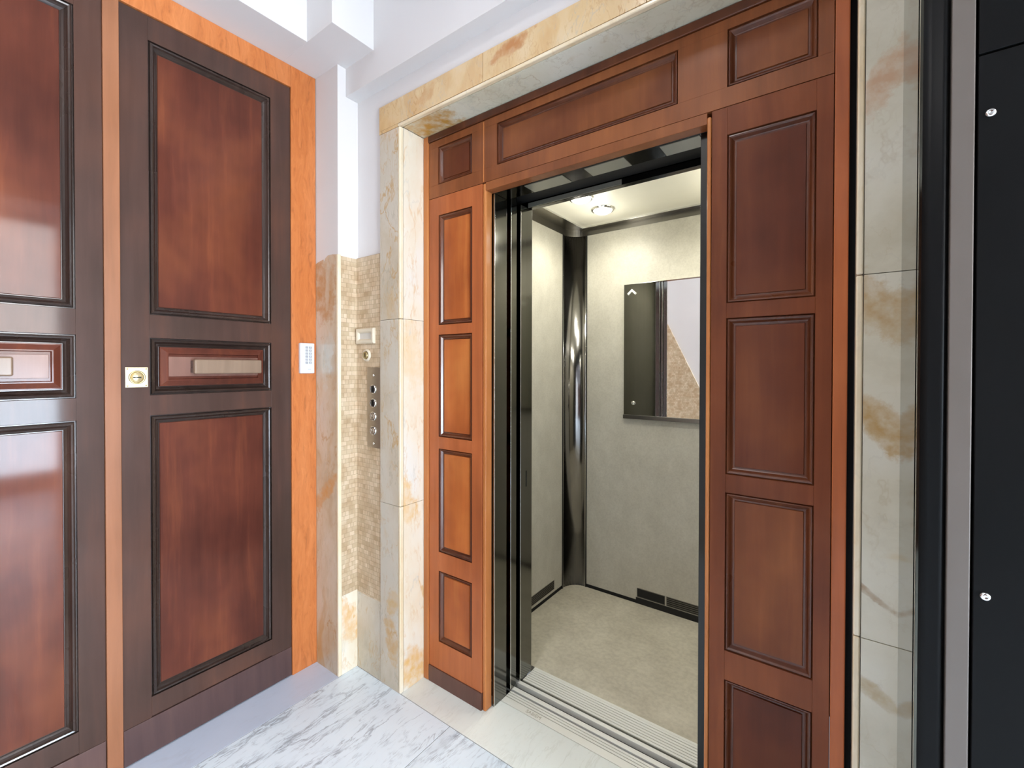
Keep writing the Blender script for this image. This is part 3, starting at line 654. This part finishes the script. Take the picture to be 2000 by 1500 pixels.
DX = -0.006
def door_pt(u, v, h): return (DX + h, u, v)
PANELS = [(0.195, 1.162, 'flat'), (1.231, 1.427, 'handle'), (1.506, 2.435, 'flat')]
DPROF = [(0, 0.0), (0.0012, -0.008), (0.0035, -0.008), (0.0055, 0.001), (0.009, 0.0045), (0.013, 0.003), (0.016, -0.004), (0.020, -0.010), (0.0245, -0.013), (0.027, -0.015), (0.029, -0.015)]
def leaf(name, ya, yb, py0, py1, label, lock_y):
    """ya > yb : edges of the leaf; py0 < py1 : edges of its panel openings"""
    d = empty(name, (DX, (ya + yb) / 2, 0), label, 'door', kind='structure')
    dims = [(DX - 0.04, DX, py1, ya, 0.004, ZT - 0.003), (DX - 0.04, DX, yb, py0, 0.004, ZT - 0.003)]
    zz = [0.128] + [v for p in PANELS for v in p[:2]] + [ZT - 0.003]
    for i in range(0, len(zz), 2): dims.append((DX - 0.04, DX, py0, py1, zz[i], zz[i + 1]))
    dims.append((DX - 0.04, DX - 0.02, py0, py1, 0.15, 2.47))
    bx('door_frame', M['door_stile'], d, dims, 0.0006)
    bx('kick_board', M['door_kick'], d, (DX - 0.03, DX + 0.003, yb + 0.001, ya - 0.001, 0.004, 0.125), 0.001)
    for z0, z1, kind in PANELS:
        I = 0.029
        bm = NB()
        if kind == 'flat':
            rect_sweep(bm, py0 + I, py1 - I, z0 + I, z1 - I, [(0, -0.015), (0.0015, -0.012), (0.02, -0.012)], door_pt)
        else:
            rect_sweep(bm, py0 + I, py1 - I, z0 + I, z1 - I, [(0, -0.015), (0.0012, -0.006), (0.004, -0.006), (0.020, 0.002), (0.0235, 0.002), (0.026, -0.004), (0.03, -0.004)], door_pt)
        p = obj('panel', bm, M['door_panel'], d)
        bm = NB(); rect_sweep(bm, py0, py1, z0, z1, DPROF, door_pt, fill=False)
        obj('molding', bm, M['door_mold'], p)
    # handle: plate with a thick projecting bar
    c = (py0 + py1) / 2; zc = 1.329; sgn = 1 if lock_y is not None else -1
    h = bx('handle', M['handle_wood'], d, (DX + 0.022, DX + 0.044, c - 0.085, c + 0.145, zc - 0.026, zc + 0.026) if sgn > 0 else (DX + 0.022, DX + 0.044, c - 0.145, c + 0.075, zc - 0.027, zc + 0.027), 0.005, seg=4)
    tag(h, 'worn pale wooden pull bar')
    ys = (c - 0.083, c + 0.125) if sgn > 0 else (c - 0.125, c + 0.055)
    for y in ys: bx('handle_post', M['door_mold'], h, (DX - 0.006, DX + 0.024, y, y + 0.018, zc - 0.022, zc + 0.022), 0.001)
    bx('handle_plate', M['handle_plate'], h, (DX - 0.006, DX - 0.0005, c - 0.150, c + 0.150, zc - 0.035, zc + 0.035), 0.001)
    if lock_y is not None:
        zl = 1.293
        L = bx('lock_plate', M['brass'], d, (DX, DX + 0.003, lock_y - 0.0305, lock_y + 0.0305, zl - 0.034, zl + 0.034), 0.003, seg=3)
        tag(L, 'square brass lock plate')
        bm = NB(); lathe(bm, (DX + 0.003, lock_y, zl), 'x', [(0.0225, 0), (0.0225, 0.004), (0.0205, 0.006), (0.0165, 0.004), (0.0165, 0)])
        obj('lock_ring', bm, M['brass_dark'], L, smooth=True)
        bm = NB(); lathe(bm, (DX + 0.003, lock_y, zl), 'x', [(0.0155, 0), (0.0155, 0.006), (0.013, 0.0085), (0, 0.009)])
        obj('lock_cylinder', bm, M['brass'], L, smooth=True)
        bx('keyhole', M['black'], L, (DX + 0.010, DX + 0.0125, lock_y - 0.012, lock_y + 0.010, zl - 0.0022, zl + 0.0022), 0.001)
        bm = NB()
        for sy in (-1, 1):
            for sz in (-1, 1): lathe(bm, (DX + 0.003, lock_y + sy * 0.0245, zl + sz * 0.028), 'x', [(0.0025, 0), (0.002, 0.001), (0, 0.0014)], 12)
        obj('screws', bm, M['brass_dark'], L, smooth=True)
    return d
d1 = leaf('door_1', -0.2045, -0.7665, -0.690, -0.2855, 'dark mahogany door leaf with a brass lock plate, next to the keypad', -0.7255)
d2 = leaf('door_2', -0.8085, -1.3735, -1.290, -0.8725, 'dark mahogany door leaf without a lock, cut off by the picture edge', None)
bx('astragal', M['astragal'], d2, (DX - 0.03, DX + 0.010, -0.8080, -0.7675, 0.006, ZT - 0.003), 0.002)
tag(bpy.data.objects['astragal'], 'light brown meeting strip')

# ------------------------------------------------------------------ keypad on the door frame
kp = empty('keypad', (0, -0.1415, 1.299), 'white wall keypad with twelve grey keys on the orange door frame', 'keypad')
KY0, KY1, KZ0, KZ1 = -0.174, -0.1095, 1.300, 1.432
bx('housing', M['white_plastic'], kp, (0.0, 0.017, KY0, KY1, KZ0, KZ1), 0.004, seg=4)
labels = ['1', '2', '3', '4', '5', '6', '7', '8', '9', '0', '*', '#']
for i in range(12):
    r_, c_ = divmod(i, 2)
    ky = -0.1455 + c_ * 0.0165; kz = 1.413 - r_ * 0.0132
    k = bx('key', M['grey_key'], kp, (0.0165, 0.0185, ky - 0.0062, ky + 0.0062, kz - 0.0048, kz + 0.0048), 0.0012)
    text_part('numeral', labels[i], 0.009, M['white_plastic'], k, (0.0186, ky, kz), (R(90), 0, R(90)), 0.0001)
bx('maker_mark', M['grey_print'], kp, (0.0168, 0.0173, -0.140, -0.1265, 1.3168, 1.3192))

# ------------------------------------------------------------------ fittings on the mosaic
ind = empty('floor_indicator', (0.238, 0, 1.43), 'small square ivory framed indicator on the mosaic, topmost fitting', 'indicator')
bm = NB(); rect_sweep(bm, 0.176, 0.300, 1.429, 1.495, [(0, 0.0), (0.0, 0.008), (0.004, 0.012), (0.014, 0.012), (0.020, 0.005), (0.021, 0.003)], lambda u, v, h: (u, -h, v), fill=False)
obj('bezel', bm, M['ivory'], ind)
bx('screen', M['ivory_screen'], ind, (0.192, 0.284, -0.004, 0.0, 1.445, 1.479))
ks = empty('key_switch', (0.243, 0, 1.379), 'round key switch with a pale ring below the square indicator', 'key switch')
bm = NB(); lathe(bm, (0.243, 0, 1.379), 'y', [(0.026, 0), (0.026, -0.006), (0.022, -0.010), (0.017, -0.008), (0.016, -0.004)])
obj('ring', bm, M['ivory'], ks, smooth=True)
bm = NB(); lathe(bm, (0.243, 0, 1.379), 'y', [(0.0155, 0), (0.0155, -0.011), (0.013, -0.014), (0, -0.014)])
obj('barrel', bm, M['brass_dark'], ks, smooth=True)
bx('keyhole', M['black'], ks, (0.2415, 0.2445, -0.0148, -0.013, 1.371, 1.388))
bp = empty('button_panel', (0.289, 0, 0.984), 'narrow bronze call panel with two black and two chrome buttons', 'button panel')
bx('plate', M['bronze'], bp, (0.246, 0.3345, -0.0025, 0.0, 0.984, 1.327), 0.0012)
for z, blk in ((1.234, True), (1.175, True), (1.118, False), (1.057, False)):
    bm = NB(); lathe(bm, (0.289, -0.0025, z), 'y', [(0.0195, 0), (0.0195, -0.004), (0.0165, -0.007), (0.0145, -0.004), (0.0145, 0)])
    b_ = obj('button', bm, M['chrome'], bp, smooth=True)
    bm = NB(); lathe(bm, (0.289, -0.0025, z), 'y', [(0.014, 0), (0.014, -0.006), (0.010, -0.0075 if blk else -0.009), (0, -0.0078 if blk else -0.009)])
    obj('cap', bm, M['blackgloss'] if blk else M['bronze'], b_, smooth=True)
    if not blk: bx('keyhole', M['chrome'], b_, (0.286, 0.292, -0.0128, -0.011, z - 0.001, z + 0.009))
for z in (1.293, 1.002):
    bm = NB(); lathe(bm, (0.289, -0.0025, z), 'y', [(0.0055, 0), (0.005, -0.002), (0, -0.003)], 16)
    obj('screw', bm, M['chrome'], bp, smooth=True)

# ------------------------------------------------------------------ dark metal cabinet at the right
cb = empty('metal_cabinet', (2.35, -0.12, 0), 'tall dark metal service cabinet standing against the marble casing', 'cabinet')
YC = -0.25
bx('side_panel', M['cabinet_side'], cb, (1.990, 1.994, YC + 0.006, -0.0045, 0.0, 2.9), 0.0005)
bx('carcass', M['cabinet'], cb, (1.995, 2.72, YC + 0.03, -0.0045, 0.0, 2.9))
# rolled corner bead and flat frame
bm = NB()
prism(bm, arc(2.006, YC + 0.016, 0.016, 180, 270, 10) + arc(2.016, YC + 0.002, 0.005, 250, 330, 4) + [(2.0235, YC + 0.004), (2.0235, YC + 0.03), (1.990, YC + 0.03)], 0.0, 2.9)
o = obj('corner_bead', bm, M['cabinet'], cb)
for f in o.data.polygons: f.use_smooth = abs(f.normal.z) < 0.5
bx('front_frame', M['cabinet_frame'], cb, [(2.0240, 2.0500, YC - 0.004, YC + 0.03, 0.0, 2.9), (2.66, 2.72, YC - 0.004, YC + 0.03, 0.0, 2.9)], 0.002, seg=3)
for z0, z1, lab in ((0.05, 1.787, 'lower door leaf with screw heads'), (1.790, 2.86, 'upper door leaf')):
    dd = bx('door_leaf', M['cabinet'], cb, (2.0530, 2.657, YC - 0.003, YC + 0.012, z0, z1), 0.0015)
    tag(dd, lab)
    if z0 < 1:
        for z in (1.700, 0.994):
            bm = NB(); lathe(bm, (2.066, YC - 0.003, z), 'y', [(0.0062, 0), (0.0062, -0.002), (0.004, -0.0042), (0.002, -0.0036), (0, -0.0034)], 24)
            obj('screw', bm, M['chrome'], dd, smooth=True)
